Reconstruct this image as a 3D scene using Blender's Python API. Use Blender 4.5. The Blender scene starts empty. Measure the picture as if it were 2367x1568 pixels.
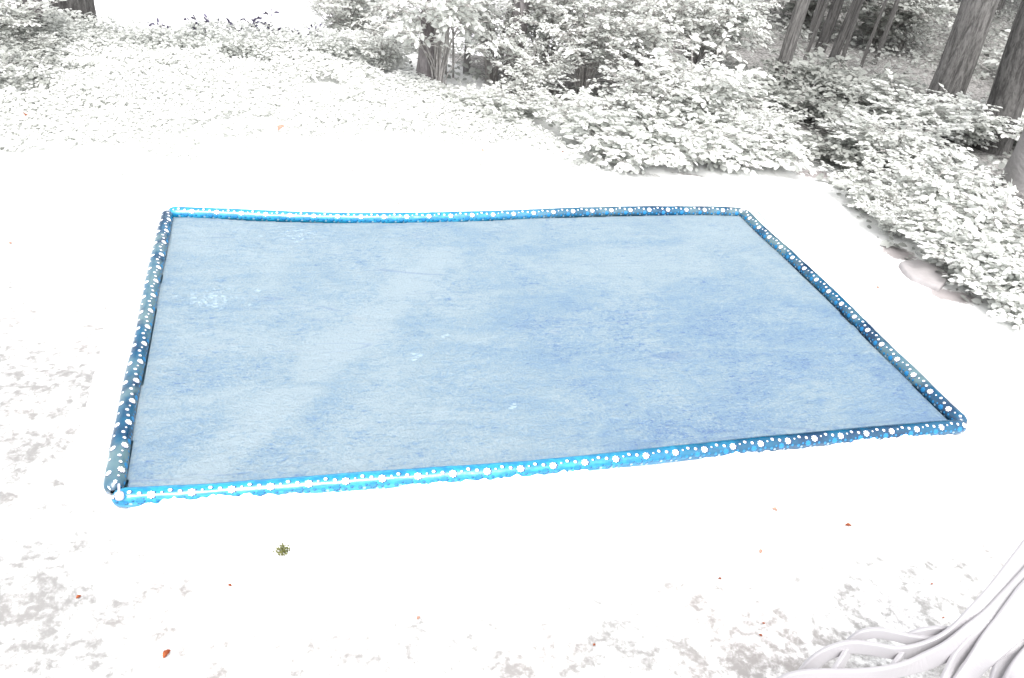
import bpy, math, random
import numpy as np
from mathutils import Vector

random.seed(7)
RNG = np.random.default_rng(11)
R = math.radians
scene = bpy.context.scene
COL = scene.collection

# ---------------------------------------------------------------- camera
CAM_H, FOC, PITCH, ROLL = 2.2, 1923.0, R(33.55), R(7.95)   # focal length in units of a 2367 px wide picture
cam_d = bpy.data.cameras.new('camera')
cam = bpy.data.objects.new('camera', cam_d)
COL.objects.link(cam)
cam.location = (0, 0, CAM_H)
cam_d.sensor_width = 36
cam_d.lens = 36 * FOC / 2367
cam_d.clip_start = 0.05
cam_d.clip_end = 1000
from mathutils import Matrix
ROT = Matrix.Rotation(math.pi / 2 - PITCH, 3, 'X') @ Matrix.Rotation(ROLL, 3, 'Z')
cam.rotation_euler = ROT.to_euler()
scene.camera = cam


def at(px, py, z=0.0):
    """point of the place seen at a photo position (2367 x 1568) on height z"""
    d = ROT @ Vector(((px - 1183.5) / FOC, -(py - 784) / FOC, -1))
    return Vector((0, 0, CAM_H)) + d * ((z - CAM_H) / d.z)


# ---------------------------------------------------------------- noise in numpy
_tab = np.random.default_rng(5).random((256, 256))


def vnoise(x, y):
    x = np.asarray(x, float); y = np.asarray(y, float)
    xi = np.floor(x).astype(int); yi = np.floor(y).astype(int)
    fx = x - xi; fy = y - yi
    fx = fx * fx * (3 - 2 * fx); fy = fy * fy * (3 - 2 * fy)
    g = lambda i, j: _tab[i & 255, j & 255]
    return (g(xi, yi) * (1 - fx) + g(xi + 1, yi) * fx) * (1 - fy) + (g(xi, yi + 1) * (1 - fx) + g(xi + 1, yi + 1) * fx) * fy


def fbm(x, y, o=4):
    t = 0; a = 0.5; s = 0
    for k in range(o):
        t = t + a * vnoise(x * 2 ** k + 17.3 * k, y * 2 ** k + 9.1 * k); s += a; a *= 0.5
    return t / s


def sstep(a, b, x):
    t = np.clip((x - a) / (b - a), 0, 1)
    return t * t * (3 - 2 * t)


def seg_dist(X, Y, pts):
    """distance to a polyline"""
    best = np.full(np.shape(X), 1e9)
    for (ax, ay), (bx, by) in zip(pts[:-1], pts[1:]):
        dx, dy = bx - ax, by - ay
        t = np.clip(((X - ax) * dx + (Y - ay) * dy) / max(dx * dx + dy * dy, 1e-12), 0, 1)
        best = np.minimum(best, np.hypot(X - ax - t * dx, Y - ay - t * dy))
    return best


def inside(X, Y, poly):
    X = np.asarray(X, float); Y = np.asarray(Y, float)
    r = np.zeros(X.shape, bool)
    n = len(poly)
    for i in range(n):
        (x1, y1), (x2, y2) = poly[i], poly[(i + 1) % n]
        if y1 == y2: continue
        c = ((y1 > Y) != (y2 > Y)) & (X < (x2 - x1) * (Y - y1) / (y2 - y1) + x1)
        r ^= c
    return r


# ---------------------------------------------------------------- objects
def mesh_obj(name, verts, faces, mat, parent=None, smooth=True, uv=None, attrs=None):
    me = bpy.data.meshes.new(name)
    verts = np.asarray(verts, float)
    if isinstance(faces, np.ndarray):
        n, k = faces.shape
        me.vertices.add(len(verts)); me.vertices.foreach_set('co', verts.ravel())
        me.loops.add(n * k); me.loops.foreach_set('vertex_index', faces.ravel().astype(np.int32))
        me.polygons.add(n); me.polygons.foreach_set('loop_start', np.arange(0, n * k, k, dtype=np.int32))
        me.update(calc_edges=True); me.validate()
    else:
        me.from_pydata([tuple(v) for v in verts], [], faces); me.update()
    if smooth:
        me.polygons.foreach_set('use_smooth', np.ones(len(me.polygons), bool))
    if uv is not None:
        l = me.uv_layers.new(name='UVMap')
        vi = np.zeros(len(me.loops), np.int32); me.loops.foreach_get('vertex_index', vi)
        l.data.foreach_set('uv', np.asarray(uv, float)[vi].ravel())
    for k, v in (attrs or {}).items():
        a = me.attributes.new(k, 'FLOAT', 'POINT'); a.data.foreach_set('value', np.asarray(v, np.float32))
    if mat is not None: me.materials.append(mat)
    o = bpy.data.objects.new(name, me); COL.objects.link(o)
    if parent is not None: o.parent = parent
    return o


def tag(o, label=None, cat=None, group=None, kind=None):
    if label: o['label'] = label
    if cat: o['category'] = cat
    if group: o['group'] = group
    if kind: o['kind'] = kind
    return o


def empty(name, loc=(0, 0, 0), rz=0.0, sc=1.0):
    o = bpy.data.objects.new(name, None); COL.objects.link(o)
    o.empty_display_size = 0.1
    o.location = loc; o.rotation_euler = (0, 0, rz); o.scale = (sc, sc, sc)
    return o


def copy_tree(root, loc, rz=0.0, sc=1.0, szf=1.0):
    r = root.copy(); COL.objects.link(r)
    r.location = loc; r.rotation_euler = (0, 0, rz); r.scale = (sc, sc, sc * szf)
    for ch in list(root.children):
        c = ch.copy(); COL.objects.link(c); c.parent = r
    return r


class MB:
    def __init__(s): s.v = []; s.f = []; s.n = 0

    def add(s, v, f):
        s.v.append(np.asarray(v, float)); s.f += [tuple(int(i) + s.n for i in q) for q in f]; s.n += len(v)

    def tube(s, pts, rad, seg=8, cap=True):
        pts = np.asarray(pts, float); n = len(pts)
        rad = np.full(n, rad) if np.isscalar(rad) else np.asarray(rad, float)
        tan = np.gradient(pts, axis=0); tan /= np.linalg.norm(tan, axis=1)[:, None] + 1e-12
        up = np.array([0, 0, 1.0]) if abs(tan[0][2]) < 0.9 else np.array([1.0, 0, 0])
        V = []
        for i in range(n):
            a = np.cross(tan[i], up); a /= np.linalg.norm(a) + 1e-12
            b = np.cross(a, tan[i]); up = b
            for k in range(seg):
                t = 2 * math.pi * k / seg
                V.append(pts[i] + rad[i] * (math.cos(t) * a + math.sin(t) * b))
        F = [(i * seg + k, i * seg + (k + 1) % seg, (i + 1) * seg + (k + 1) % seg, (i + 1) * seg + k)
             for i in range(n - 1) for k in range(seg)]
        if cap: F += [tuple(range(seg))[::-1], tuple((n - 1) * seg + k for k in range(seg))]
        s.add(V, F)

    def build(s, name, mat, parent=None, smooth=True):
        return mesh_obj(name, np.vstack(s.v), s.f, mat, parent, smooth)


# ---------------------------------------------------------------- node helper
class NT:
    def __init__(s, name):
        s.m = bpy.data.materials.new(name); s.m.use_nodes = True
        s.t = s.m.node_tree; s.t.nodes.clear()
        s.out = s.t.nodes.new('ShaderNodeOutputMaterial')

    def n(s, typ, **kw):
        nd = s.t.nodes.new(typ)
        for k, v in kw.items(): setattr(nd, k, v)
        return nd

    def put(s, sock, v):
        if hasattr(v, 'is_output') or isinstance(v, bpy.types.NodeSocket): s.t.links.new(v, sock)
        elif isinstance(v, (tuple, list)) and len(v) == 3 and sock.type == 'RGBA': sock.default_value = (*v, 1)
        else: sock.default_value = v

    def math(s, op, a, b=0.0, c=None, clamp=False):
        nd = s.n('ShaderNodeMath', operation=op, use_clamp=clamp)
        s.put(nd.inputs[0], a); s.put(nd.inputs[1], b)
        if c is not None: s.put(nd.inputs[2], c)
        return nd.outputs[0]

    def mix(s, f, a, b, blend='MIX'):
        nd = s.n('ShaderNodeMix', data_type='RGBA', blend_type=blend)
        s.put(nd.inputs[0], f); s.put(nd.inputs[6], a); s.put(nd.inputs[7], b)
        return nd.outputs[2]

    def ramp(s, f, a, b, smooth=True):
        nd = s.n('ShaderNodeMapRange', interpolation_type='SMOOTHSTEP' if smooth else 'LINEAR')
        s.put(nd.inputs[0], f); nd.inputs[1].default_value = a; nd.inputs[2].default_value = b
        return nd.outputs[0]

    def noise(s, vec, scale, detail=4.0, rough=0.55, dist=0.0):
        nd = s.n('ShaderNodeTexNoise')
        if vec is not None: s.put(nd.inputs['Vector'], vec)
        nd.inputs['Scale'].default_value = scale; nd.inputs['Detail'].default_value = detail
        nd.inputs['Roughness'].default_value = rough; nd.inputs['Distortion'].default_value = dist
        return nd.outputs['Fac']

    def coord(s, which='Object'):
        return s.n('ShaderNodeTexCoord').outputs[which]

    def mapping(s, vec, scale=(1, 1, 1), rot=(0, 0, 0), loc=(0, 0, 0)):
        nd = s.n('ShaderNodeMapping'); s.put(nd.inputs[0], vec)
        nd.inputs['Location'].default_value = loc
        nd.inputs['Rotation'].default_value = rot; nd.inputs['Scale'].default_value = scale
        return nd.outputs[0]

    def attr(s, name):
        return s.n('ShaderNodeAttribute', attribute_name=name).outputs['Fac']

    def bump(s, h, strength=0.3, dist=0.01):
        nd = s.n('ShaderNodeBump'); nd.inputs['Strength'].default_value = strength
        nd.inputs['Distance'].default_value = dist; s.put(nd.inputs['Height'], h)
        return nd.outputs[0]

    def bsdf(s, color, rough=0.7, spec=0.3, normal=None, **kw):
        p = s.n('ShaderNodeBsdfPrincipled')
        s.put(p.inputs['Base Color'], color); s.put(p.inputs['Roughness'], rough)
        p.inputs['Specular IOR Level'].default_value = spec
        for k, v in kw.items(): s.put(p.inputs[k], v)
        if normal is not None: s.put(p.inputs['Normal'], normal)
        return p.outputs[0]

    def done(s, sh):
        s.t.links.new(sh, s.out.inputs[0]); return s.m


# ---------------------------------------------------------------- materials
def mat_ground():
    t = NT('snowy_ground'); P = t.coord()
    n1 = t.noise(P, 7.5, 7, 0.68, 0.2)
    n2 = t.noise(P, 27, 7, 0.7, 0.3)
    n3 = t.noise(P, 60, 4, 0.6)
    s = t.math('ADD', t.math('MULTIPLY', n1, 0.55), t.math('MULTIPLY', n2, 0.45))
    s = t.math('ADD', s, t.math('MULTIPLY', t.math('SUBTRACT', n3, 0.5), 0.14))
    s = t.math('ADD', s, t.math('MULTIPLY', t.attr('dirt'), 0.13))
    mask = t.math('MULTIPLY', t.ramp(s, 0.42, 0.695), t.ramp(t.attr('dirt'), 0.0, 0.35))
    snow = t.mix(n2, (0.82, 0.82, 0.82), (0.88, 0.88, 0.88))
    warm = t.mix(t.ramp(t.noise(P, 1.7, 2), 0.42, 0.62), (0.222, 0.219, 0.216), (0.235, 0.223, 0.218))
    c = t.mix(mask, snow, warm)
    lit = t.math('ADD', t.attr('litter'), t.math('MULTIPLY', t.math('SUBTRACT', n2, 0.5), 1.1), clamp=True)
    soil = t.mix(t.ramp(t.noise(P, 34, 5, 0.7), 0.38, 0.62), (0.12, 0.118, 0.114), (0.32, 0.31, 0.302))
    c = t.mix(t.math('MULTIPLY', t.ramp(lit, 0.35, 0.75), t.ramp(t.attr('litter'), 0.0, 0.3)), c, soil)
    earth = t.mix(t.noise(P, 25, 5, 0.7), (0.27, 0.247, 0.247), (0.35, 0.325, 0.325))
    e = t.math('ADD', t.attr('earth'), t.math('MULTIPLY', t.math('SUBTRACT', n2, 0.5), 0.9))
    c = t.mix(t.math('MULTIPLY', t.ramp(e, 0.4, 0.7), t.ramp(t.attr('earth'), 0, 0.2)), c, earth)
    h = t.math('ADD', t.noise(P, 40, 6, 0.65), t.math('MULTIPLY', n2, 1.2))
    return t.done(t.bsdf(c, 0.9, 0.1, t.bump(h, 0.25, 0.012)))


def mat_snow():
    t = NT('drifted_snow'); P = t.coord()
    n = t.noise(P, 70, 5, 0.65)
    return t.done(t.bsdf(t.mix(n, (0.82, 0.83, 0.85), (0.9, 0.9, 0.9)), 0.9, 0.1, t.bump(n, 0.4, 0.006)))


def mat_lake():
    t = NT('frozen_lake'); P = t.coord()
    n = t.noise(P, 0.6, 4)
    return t.done(t.bsdf(t.mix(n, (0.84, 0.83, 0.87), (0.87, 0.86, 0.90)), 0.7, 0.2))


RINK_ROT = math.atan2(5.128 - 4.012, 1.387 + 1.95)


def mat_ice():
    t = NT('scuffed_ice'); P = t.coord()                     # object space of the sheet: x along the long side, metres
    st = t.mapping(P, (1, 5.0, 1), (0, 0, R(-9)))
    big = t.noise(t.mapping(P, (1.0, 1.5, 1), (0, 0, R(-20)), (3.1, 1.2, 0)), 1.7, 5, 0.55, 1.2)
    med = t.noise(st, 2.6, 8, 0.66, 0.8)
    fine = t.noise(t.mapping(P, (1, 1.9, 1), (0, 0, R(-9))), 19, 10, 0.78, 0.6)
    spk = t.noise(P, 95, 3, 0.6)
    x, y, _ = (lambda s: (s.outputs[0], s.outputs[1], s.outputs[2]))(sep(t, P))
    # the worn, bluer part in the near right half of the sheet
    wr = t.math('MULTIPLY', t.ramp(x, -0.9, 0.5), t.ramp(y, 0.6, -0.4))
    v = t.math('ADD', t.math('MULTIPLY', big, 0.52), 0.085)
    v = t.math('ADD', v, t.math('ADD', t.math('MULTIPLY', med, 0.36), 0.05))
    v = t.math('ADD', v, t.math('MULTIPLY', t.math('MULTIPLY', t.math('SUBTRACT', fine, 0.5), t.math('ADD', t.math('MULTIPLY', t.ramp(t.noise(P, 2.4, 3), 0.35, 0.65), 0.9), 0.5)), 0.8)); v = t.math('ADD', v, 0.21)
    v = t.math('ADD', v, t.math('MULTIPLY', t.math('SUBTRACT', spk, 0.5), 0.62)); v = t.math('ADD', v, 0.10)
    v = t.math('SUBTRACT', v, t.math('MULTIPLY', wr, 0.15))
    v = t.math('SUBTRACT', v, t.math('MULTIPLY', t.math('MULTIPLY', t.ramp(x, -0.6, -1.6), t.ramp(y, 0.3, -1.0)), 0.05))
    # pale swept band running from the far middle to the near left
    d = t.math('ADD', t.math('MULTIPLY', x, 0.796), t.math('MULTIPLY', y, -0.606))
    d = t.math('ADD', d, t.math('MULTIPLY', t.math('SUBTRACT', t.noise(P, 2.2, 3), 0.5), 0.22))
    band = t.math('MULTIPLY', t.ramp(t.math('ABSOLUTE', t.math('ADD', d, 0.593)), 0.15, 0.03), t.math('MULTIPLY', t.ramp(y, 0.75, 0.4), t.ramp(t.noise(st, 2.0, 3), 0.25, 0.5)))
    v = t.math('ADD', v, t.math('MULTIPLY', band, 0.20))
    # darker wet strokes, and bare blue patches where the snow dust is scraped off
    stroke = t.ramp(t.noise(t.mapping(P, (1, 4.5, 1), (0, 0, R(-16)), (4, 2, 0)), 5.5, 6, 0.7, 0.8), 0.56, 0.70)
    v = t.math('SUBTRACT', v, t.math('MULTIPLY', stroke, 0.15))
    sc2 = t.math('MULTIPLY', t.ramp(t.noise(t.mapping(P, (1, 2.2, 1), (0, 0, R(-5)), (7, 3, 0)), 30, 6, 0.72, 0.4), 0.53, 0.62), t.ramp(t.noise(P, 3.1, 4, 0.6), 0.44, 0.60))
    v = t.math('SUBTRACT', v, t.math('MULTIPLY', sc2, 0.24))
    crisp = t.math('MULTIPLY', t.ramp(t.noise(P, 65, 4, 0.7), 0.54, 0.64), t.ramp(t.noise(P, 2.7, 4, 0.6), 0.40, 0.58))
    v = t.math('ADD', v, t.math('MULTIPLY', crisp, 0.26))
    ramp = t.n('ShaderNodeValToRGB'); t.put(ramp.inputs[0], v)
    el = ramp.color_ramp.elements
    el[0].position = 0.50; el[0].color = (0.088, 0.150, 0.285, 1)
    el[1].position = 1.0; el[1].color = (0.250, 0.315, 0.360, 1)
    for p, c in ((0.62, (0.126, 0.205, 0.308)), (0.74, (0.165, 0.246, 0.325)), (0.86, (0.208, 0.278, 0.329))):
        e = el.new(p); e.color = (*c, 1)
    c = ramp.outputs[0]
    # hairline skate cuts
    for rot, sc, seed in ((0.5, 0.9, 1.0), (-0.75, 1.3, 5.0), (1.25, 0.8, 9.0)):
        q = t.mapping(P, (0.30, 3.2, 1), (0, 0, rot), (seed, seed * 2, seed))
        nn = t.noise(q, sc, 2, 0.5, 0.4)
        ln = t.ramp(t.math('ABSOLUTE', t.math('SUBTRACT', nn, 0.5)), 0.006, 0.0015)
        gate = t.ramp(t.noise(P, 1.9 + seed * 0.1, 2), 0.52, 0.62)
        c = t.mix(t.math('MULTIPLY', t.math('MULTIPLY', ln, gate), 0.35), c, (0.085, 0.145, 0.28))
    for rot, sc, seed in ((0.15, 1.1, 12.0), (0.85, 1.0, 15.0)):
        q = t.mapping(P, (0.30, 3.4, 1), (0, 0, rot), (seed, seed * 2, seed))
        nn = t.noise(q, sc, 2, 0.5, 0.4)
        ln = t.ramp(t.math('ABSOLUTE', t.math('SUBTRACT', nn, 0.5)), 0.006, 0.001)
        gate = t.ramp(t.noise(P, 1.7 + seed * 0.1, 2), 0.55, 0.65)
        c = t.mix(t.math('MULTIPLY', t.math('MULTIPLY', ln, gate), 0.4), c, (0.28, 0.325, 0.355))
    # flecks of shaved snow
    fl = t.math('MULTIPLY', t.ramp(t.noise(P, 70, 2, 0.6), 0.63, 0.72), t.ramp(fine, 0.42, 0.6))
    c = t.mix(t.math('MULTIPLY', fl, 0.65), c, (0.33, 0.36, 0.38))
    h = t.math('ADD', t.math('MULTIPLY', fine, 1.0), t.math('MULTIPLY', spk, 0.5))
    return t.done(t.bsdf(c, 0.55, 0.3, t.bump(h, 0.75, 0.020)))


def sep(t, v):
    nd = t.n('ShaderNodeSeparateXYZ'); t.put(nd.inputs[0], v); return nd


def mat_tube(name, cyan, teal, o, p=0.13, q=0.1115, extra=False):
    """printed vinyl: u = metres along the tube, v = metres round it (0 on top, growing to the camera side)"""
    t = NT(name); s = sep(t, t.coord('UV')); u, w = s.outputs[0], s.outputs[1]
    P = t.coord()
    n = t.noise(P, 7, 4, 0.6); n2 = t.noise(t.mapping(P, (1, 1, 4)), 30, 4, 0.6)
    base = t.mix(t.ramp(n, 0.36, 0.62), (0.0, 0.026, 0.072), (0.0, 0.076, 0.155))
    # clearer, greyer vinyl in places
    g = t.math('MULTIPLY', t.ramp(t.noise(P, 4.2, 3, 0.6, 0.5), 0.40, 0.62), teal)
    base = t.mix(g, base, (0.095, 0.165, 0.185))
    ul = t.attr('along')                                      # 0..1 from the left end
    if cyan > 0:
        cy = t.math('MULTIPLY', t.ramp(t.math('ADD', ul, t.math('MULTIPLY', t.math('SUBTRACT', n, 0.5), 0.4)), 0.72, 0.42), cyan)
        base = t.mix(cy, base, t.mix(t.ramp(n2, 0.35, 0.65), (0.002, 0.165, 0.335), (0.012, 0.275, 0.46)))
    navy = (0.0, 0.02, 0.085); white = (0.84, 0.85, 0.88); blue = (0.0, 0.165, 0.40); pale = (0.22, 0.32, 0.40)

    def wrap(x, c, per):
        return t.math('SUBTRACT', t.math('FLOORED_MODULO', t.math('ADD', t.math('SUBTRACT', x, c), per / 2), per), per / 2)

    def motif(cu, cw, rad, pet, soft=0.0006):
        du, dw = wrap(u, cu, p), wrap(w, cw, q)
        r = t.math('SQRT', t.math('ADD', t.math('MULTIPLY', du, du), t.math('MULTIPLY', dw, dw)))
        if pet:
            a = t.math('ARCTAN2', dw, du)
            k = t.math('ABSOLUTE', t.math('COSINE', t.math('MULTIPLY', a, pet / 2)))
            k = t.math('ADD', t.math('MULTIPLY', t.math('POWER', k, 0.7), 0.42), 0.62)
            r = t.math('DIVIDE', r, k)
        return t.ramp(r, rad + soft, rad - soft)
    c = base
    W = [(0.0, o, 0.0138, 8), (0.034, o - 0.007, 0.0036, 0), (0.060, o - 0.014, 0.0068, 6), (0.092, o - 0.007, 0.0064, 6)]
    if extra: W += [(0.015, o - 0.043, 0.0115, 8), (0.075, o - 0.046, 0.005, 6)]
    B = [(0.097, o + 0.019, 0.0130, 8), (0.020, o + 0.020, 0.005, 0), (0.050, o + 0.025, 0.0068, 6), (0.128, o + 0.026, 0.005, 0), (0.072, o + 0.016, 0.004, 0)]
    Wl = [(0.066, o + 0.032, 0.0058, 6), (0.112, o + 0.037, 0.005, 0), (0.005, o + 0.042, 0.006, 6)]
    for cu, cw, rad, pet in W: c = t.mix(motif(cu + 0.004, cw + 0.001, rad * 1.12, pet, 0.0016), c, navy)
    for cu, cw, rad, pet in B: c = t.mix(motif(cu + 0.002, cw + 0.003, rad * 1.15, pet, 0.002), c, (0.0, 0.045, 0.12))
    for cu, cw, rad, pet in B: c = t.mix(motif(cu, cw, rad, pet), c, blue)
    for cu, cw, rad, pet in Wl: c = t.mix(motif(cu, cw, rad, pet), c, pale)
    for cu, cw, rad, pet in W: c = t.mix(motif(cu, cw, rad, pet), c, white)
    h = t.noise(t.mapping(P, (1, 1, 1)), 26, 4, 0.6, 0.6)
    return t.done(t.bsdf(c, 0.20, 0.8, t.bump(h, 0.16, 0.006)))


def mat_liner():
    t = NT('rink_liner'); P = t.coord()
    c = t.mix(t.ramp(t.noise(P, 9, 4), 0.35, 0.65), (0.06, 0.16, 0.24), (0.19, 0.29, 0.34))
    return t.done(t.bsdf(c, 0.4, 0.4, t.bump(t.noise(P, 30, 3), 0.4, 0.01)))


def mat_leaf(name, c1, c2, trans=0.15, rough=0.6):
    t = NT(name)
    r = t.n('ShaderNodeNewGeometry').outputs['Random Per Island']
    c = t.mix(r, c1, c2)
    a = t.bsdf(c, rough, 0.25)
    tr = t.n('ShaderNodeBsdfTranslucent'); t.put(tr.inputs[0], c)
    m = t.n('ShaderNodeMixShader'); m.inputs[0].default_value = trans
    t.t.links.new(a, m.inputs[1]); t.t.links.new(tr.outputs[0], m.inputs[2])
    return t.done(m.outputs[0])


def mat_bark(name, c1, c2, ridge=26.0):
    t = NT(name); uv = t.coord('UV')
    r = t.noise(t.mapping(uv, (ridge, 4.5, 1)), 1.0, 5, 0.65, 0.9)
    f = t.noise(t.mapping(uv, (ridge * 3, 22, 1)), 1.0, 4, 0.6)
    k = t.math('ADD', t.math('MULTIPLY', r, 0.7), t.math('MULTIPLY', f, 0.3))
    c = t.mix(t.ramp(k, 0.38, 0.62), c1, c2)
    return t.done(t.bsdf(c, 0.9, 0.1, t.bump(k, 0.9, 0.03)))


def mat_plain(name, c1, c2, scale=30, rough=0.6, spec=0.3, bump=0.1):
    t = NT(name); P = t.coord(); n = t.noise(P, scale, 5, 0.6)
    return t.done(t.bsdf(t.mix(t.ramp(n, 0.35, 0.65), c1, c2), rough, spec, t.bump(n, bump, 0.01)))


M = dict(
    ground=mat_ground(), snow=mat_snow(), lake=mat_lake(), ice=mat_ice(), liner=mat_liner(),
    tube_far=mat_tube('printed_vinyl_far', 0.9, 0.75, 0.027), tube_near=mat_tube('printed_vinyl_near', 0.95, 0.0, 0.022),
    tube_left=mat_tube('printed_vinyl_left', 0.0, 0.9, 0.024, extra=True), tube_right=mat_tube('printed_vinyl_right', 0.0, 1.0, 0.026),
    frost=mat_leaf('frosted_leaf', (0.66, 0.675, 0.65), (0.82, 0.83, 0.81), 0.45),
    frost_b=mat_leaf('pale_grey_leaf', (0.60, 0.615, 0.59), (0.78, 0.79, 0.765), 0.48),
    grey=mat_leaf('shaded_leaf', (0.30, 0.312, 0.292), (0.46, 0.47, 0.445), 0.42),  # darker version of the pale leaves, shade put into the colour
    crest=mat_leaf('fine_grey_leaf', (0.50, 0.515, 0.495), (0.68, 0.69, 0.67), 0.48),
    thicket=mat_leaf('shaded_thicket_leaf', (0.10, 0.104, 0.098), (0.34, 0.346, 0.33), 0.2),  # the shade deep in the wood is put into this leaf colour
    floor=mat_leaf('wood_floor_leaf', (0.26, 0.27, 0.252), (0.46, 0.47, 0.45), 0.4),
    cover=mat_leaf('ground_ivy_leaf', (0.70, 0.71, 0.69), (0.84, 0.845, 0.83), 0.45),
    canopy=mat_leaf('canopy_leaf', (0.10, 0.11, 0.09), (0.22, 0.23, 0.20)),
    dark_leaf=mat_leaf('purple_black_leaf', (0.02, 0.016, 0.035), (0.12, 0.11, 0.16), 0.05),
    twig=mat_plain('twig_bark', (0.25, 0.24, 0.23), (0.45, 0.43, 0.42)),
    bark=mat_bark('grey_ridged_bark', (0.10, 0.097, 0.094), (0.25, 0.242, 0.236)),
    bark_dark=mat_bark('dark_bark', (0.055, 0.053, 0.052), (0.135, 0.131, 0.128), 20),
    bark_pale=mat_bark('pale_smooth_bark', (0.19, 0.184, 0.182), (0.26, 0.25, 0.25), 6),
    bark_pink=mat_bark('pinkish_grey_bark', (0.12, 0.11, 0.111), (0.25, 0.232, 0.236), 14),
    resin=mat_plain('white_resin', (0.335, 0.325, 0.34), (0.343, 0.333, 0.348), 4, 0.3, 0.5, 0.02),
    stone=mat_plain('pink_flagstone', (0.30, 0.283, 0.285), (0.33, 0.312, 0.315), 16, 0.85, 0.1, 0.3),
    rust=mat_plain('rust_brown_leaf', (0.13, 0.022, 0.007), (0.34, 0.09, 0.02), 60, 0.6, 0.3, 0.4),
    rose=mat_plain('faded_pink_leaf', (0.30, 0.165, 0.12), (0.37, 0.25, 0.20), 60, 0.7, 0.2, 0.4),
    olive=mat_plain('olive_green_leaf', (0.055, 0.062, 0.015), (0.17, 0.175, 0.065), 90, 0.7, 0.2, 0.3),
    ribbon=mat_plain('pale_blue_strip', (0.58, 0.72, 0.80), (0.72, 0.80, 0.84), 9, 0.6, 0.3, 0.1),
)

# ---------------------------------------------------------------- rink outline
TR = 0.0355
far_px = [(388, 491), (500, 495), (640, 501), (780, 505), (900, 506), (1020, 504), (1150, 500), (1280, 494), (1400, 490), (1520, 489), (1640, 489), (1718, 492)]
near_px = [(258, 1150), (400, 1143), (600, 1128), (800, 1114), (1000, 1100), (1150, 1090), (1320, 1074), (1500, 1054), (1680, 1035), (1850, 1018), (2050, 999), (2150, 992), (2230, 984)]
left_px = [(388, 491), (372, 560), (352, 650), (335, 745), (320, 820), (305, 880), (292, 950), (276, 1040), (261, 1136)]
right_px = [(1718, 492), (1765, 540), (1830, 597), (1900, 662), (1980, 740), (2055, 818), (2110, 868), (2170, 930), (2230, 984)]


def path3(px, z):
    P = np.array([at(x, y, z) for x, y in px])
    s = np.r_[0, np.cumsum(np.linalg.norm(np.diff(P, axis=0), axis=1))]
    n = int(s[-1] / 0.012)
    q = np.linspace(0, s[-1], n)
    # smooth the polyline a little
    out = np.stack([np.interp(q, s, P[:, k]) for k in range(3)], 1)
    ker = np.ones(21) / 21
    for k in range(3):
        pad = np.r_[2 * out[0, k] - out[1:11, k][::-1], out[:, k], 2 * out[-1, k] - out[-11:-1, k][::-1]]
        out[:, k] = np.convolve(pad, ker, 'valid')
    return out, q


far3, far_s = path3(far_px, TR); near3, near_s = path3(near_px, TR)
left3, left_s = path3(left_px, TR); right3, right_s = path3(right_px, TR)
near_z = -0.004                       # the near tube has sunk a little into the snow
RINK_POLY = [tuple(p[:2]) for p in np.vstack([far3[::12], right3[::12], near3[::-12], left3[::-12]])]
RINK_LOOP = RINK_POLY + [RINK_POLY[0]]

# ---------------------------------------------------------------- ground, one sheet
WOOD_EDGE = [tuple(at(*p)[:2]) for p in ((560, -60), (760, 60), (900, 150), (985, 215), (1130, 290), (1300, 352), (1480, 385), (1700, 385), (1800, 372), (1850, 392), (1920, 435), (1985, 520), (2060, 590), (2140, 660), (2220, 720), (2380, 765), (2700, 900))]
WOOD_POLY = WOOD_EDGE + [(14, 2.0), (40, 2), (40, 40), (WOOD_EDGE[0][0], 40)]
SHORE_P = np.array(at(480, 114)[:2]); _sd = np.array(at(740, 128)[:2]) - np.array(at(240, 100)[:2]); SHORE_N = np.array([-_sd[1], _sd[0]]) / np.linalg.norm(_sd)


def shore_d(X, Y): return (X - SHORE_P[0]) * SHORE_N[0] + (Y - SHORE_P[1]) * SHORE_N[1]


def ground_z(X, Y):
    z = 0.035 * (fbm(X * 0.9 + 3, Y * 0.9, 3) - 0.5) + 0.012 * (fbm(X * 5, Y * 5 + 8, 3) - 0.5)
    ins = inside(X, Y, RINK_POLY)
    d = seg_dist(X, Y, RINK_LOOP)
    flat = np.where(ins, 0.0, sstep(0.02, 0.35, d))
    z = z * flat - np.where(ins, 0.012, 0.0)
    z = z - 1.9 * sstep(0.15, 3.6, shore_d(X, Y)) * sstep(0.9, -0.9, X - 0.1 * (Y - 8))
    return z


def graded(lo, hi, step, far_lo, far_hi):
    a = list(np.arange(lo, hi, step)); s = step; x = a[-1]
    while x < far_hi: s *= 1.13; x += s; a.append(x)
    s = step; x = a[0]; b = []
    while x > far_lo: s *= 1.13; x -= s; b.append(x)
    return np.array(b[::-1] + a)


gx = graded(-3.2, 3.4, 0.022, -220, 220); gy = graded(0.5, 6.2, 0.022, -60, 260)
GX, GY = np.meshgrid(gx, gy)
GZ = ground_z(GX, GY)
d_r = seg_dist(GX, GY, RINK_LOOP); in_r = inside(GX, GY, RINK_POLY)
dirt = sstep(0.25, 1.0, np.where(in_r, 0, d_r)) * (0.50 + 0.38 * sstep(2.3, 1.2, GY - 0.3 * GX) + 0.35 * sstep(-1.5, -2.4, GX + 0.25 * (GY - 3)))
pl = at(0, 950); dirt = np.maximum(dirt, 0.9 * np.exp(-(((GX - pl.x) / 0.7) ** 2 + ((GY - pl.y) / 0.8) ** 2)))
pl = at(60, 1420); dirt = np.maximum(dirt, 1.0 * np.exp(-(((GX - pl.x) / 0.45) ** 2 + ((GY - pl.y) / 0.35) ** 2)))
dirt *= sstep(3.9, 3.0, GY)
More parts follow.
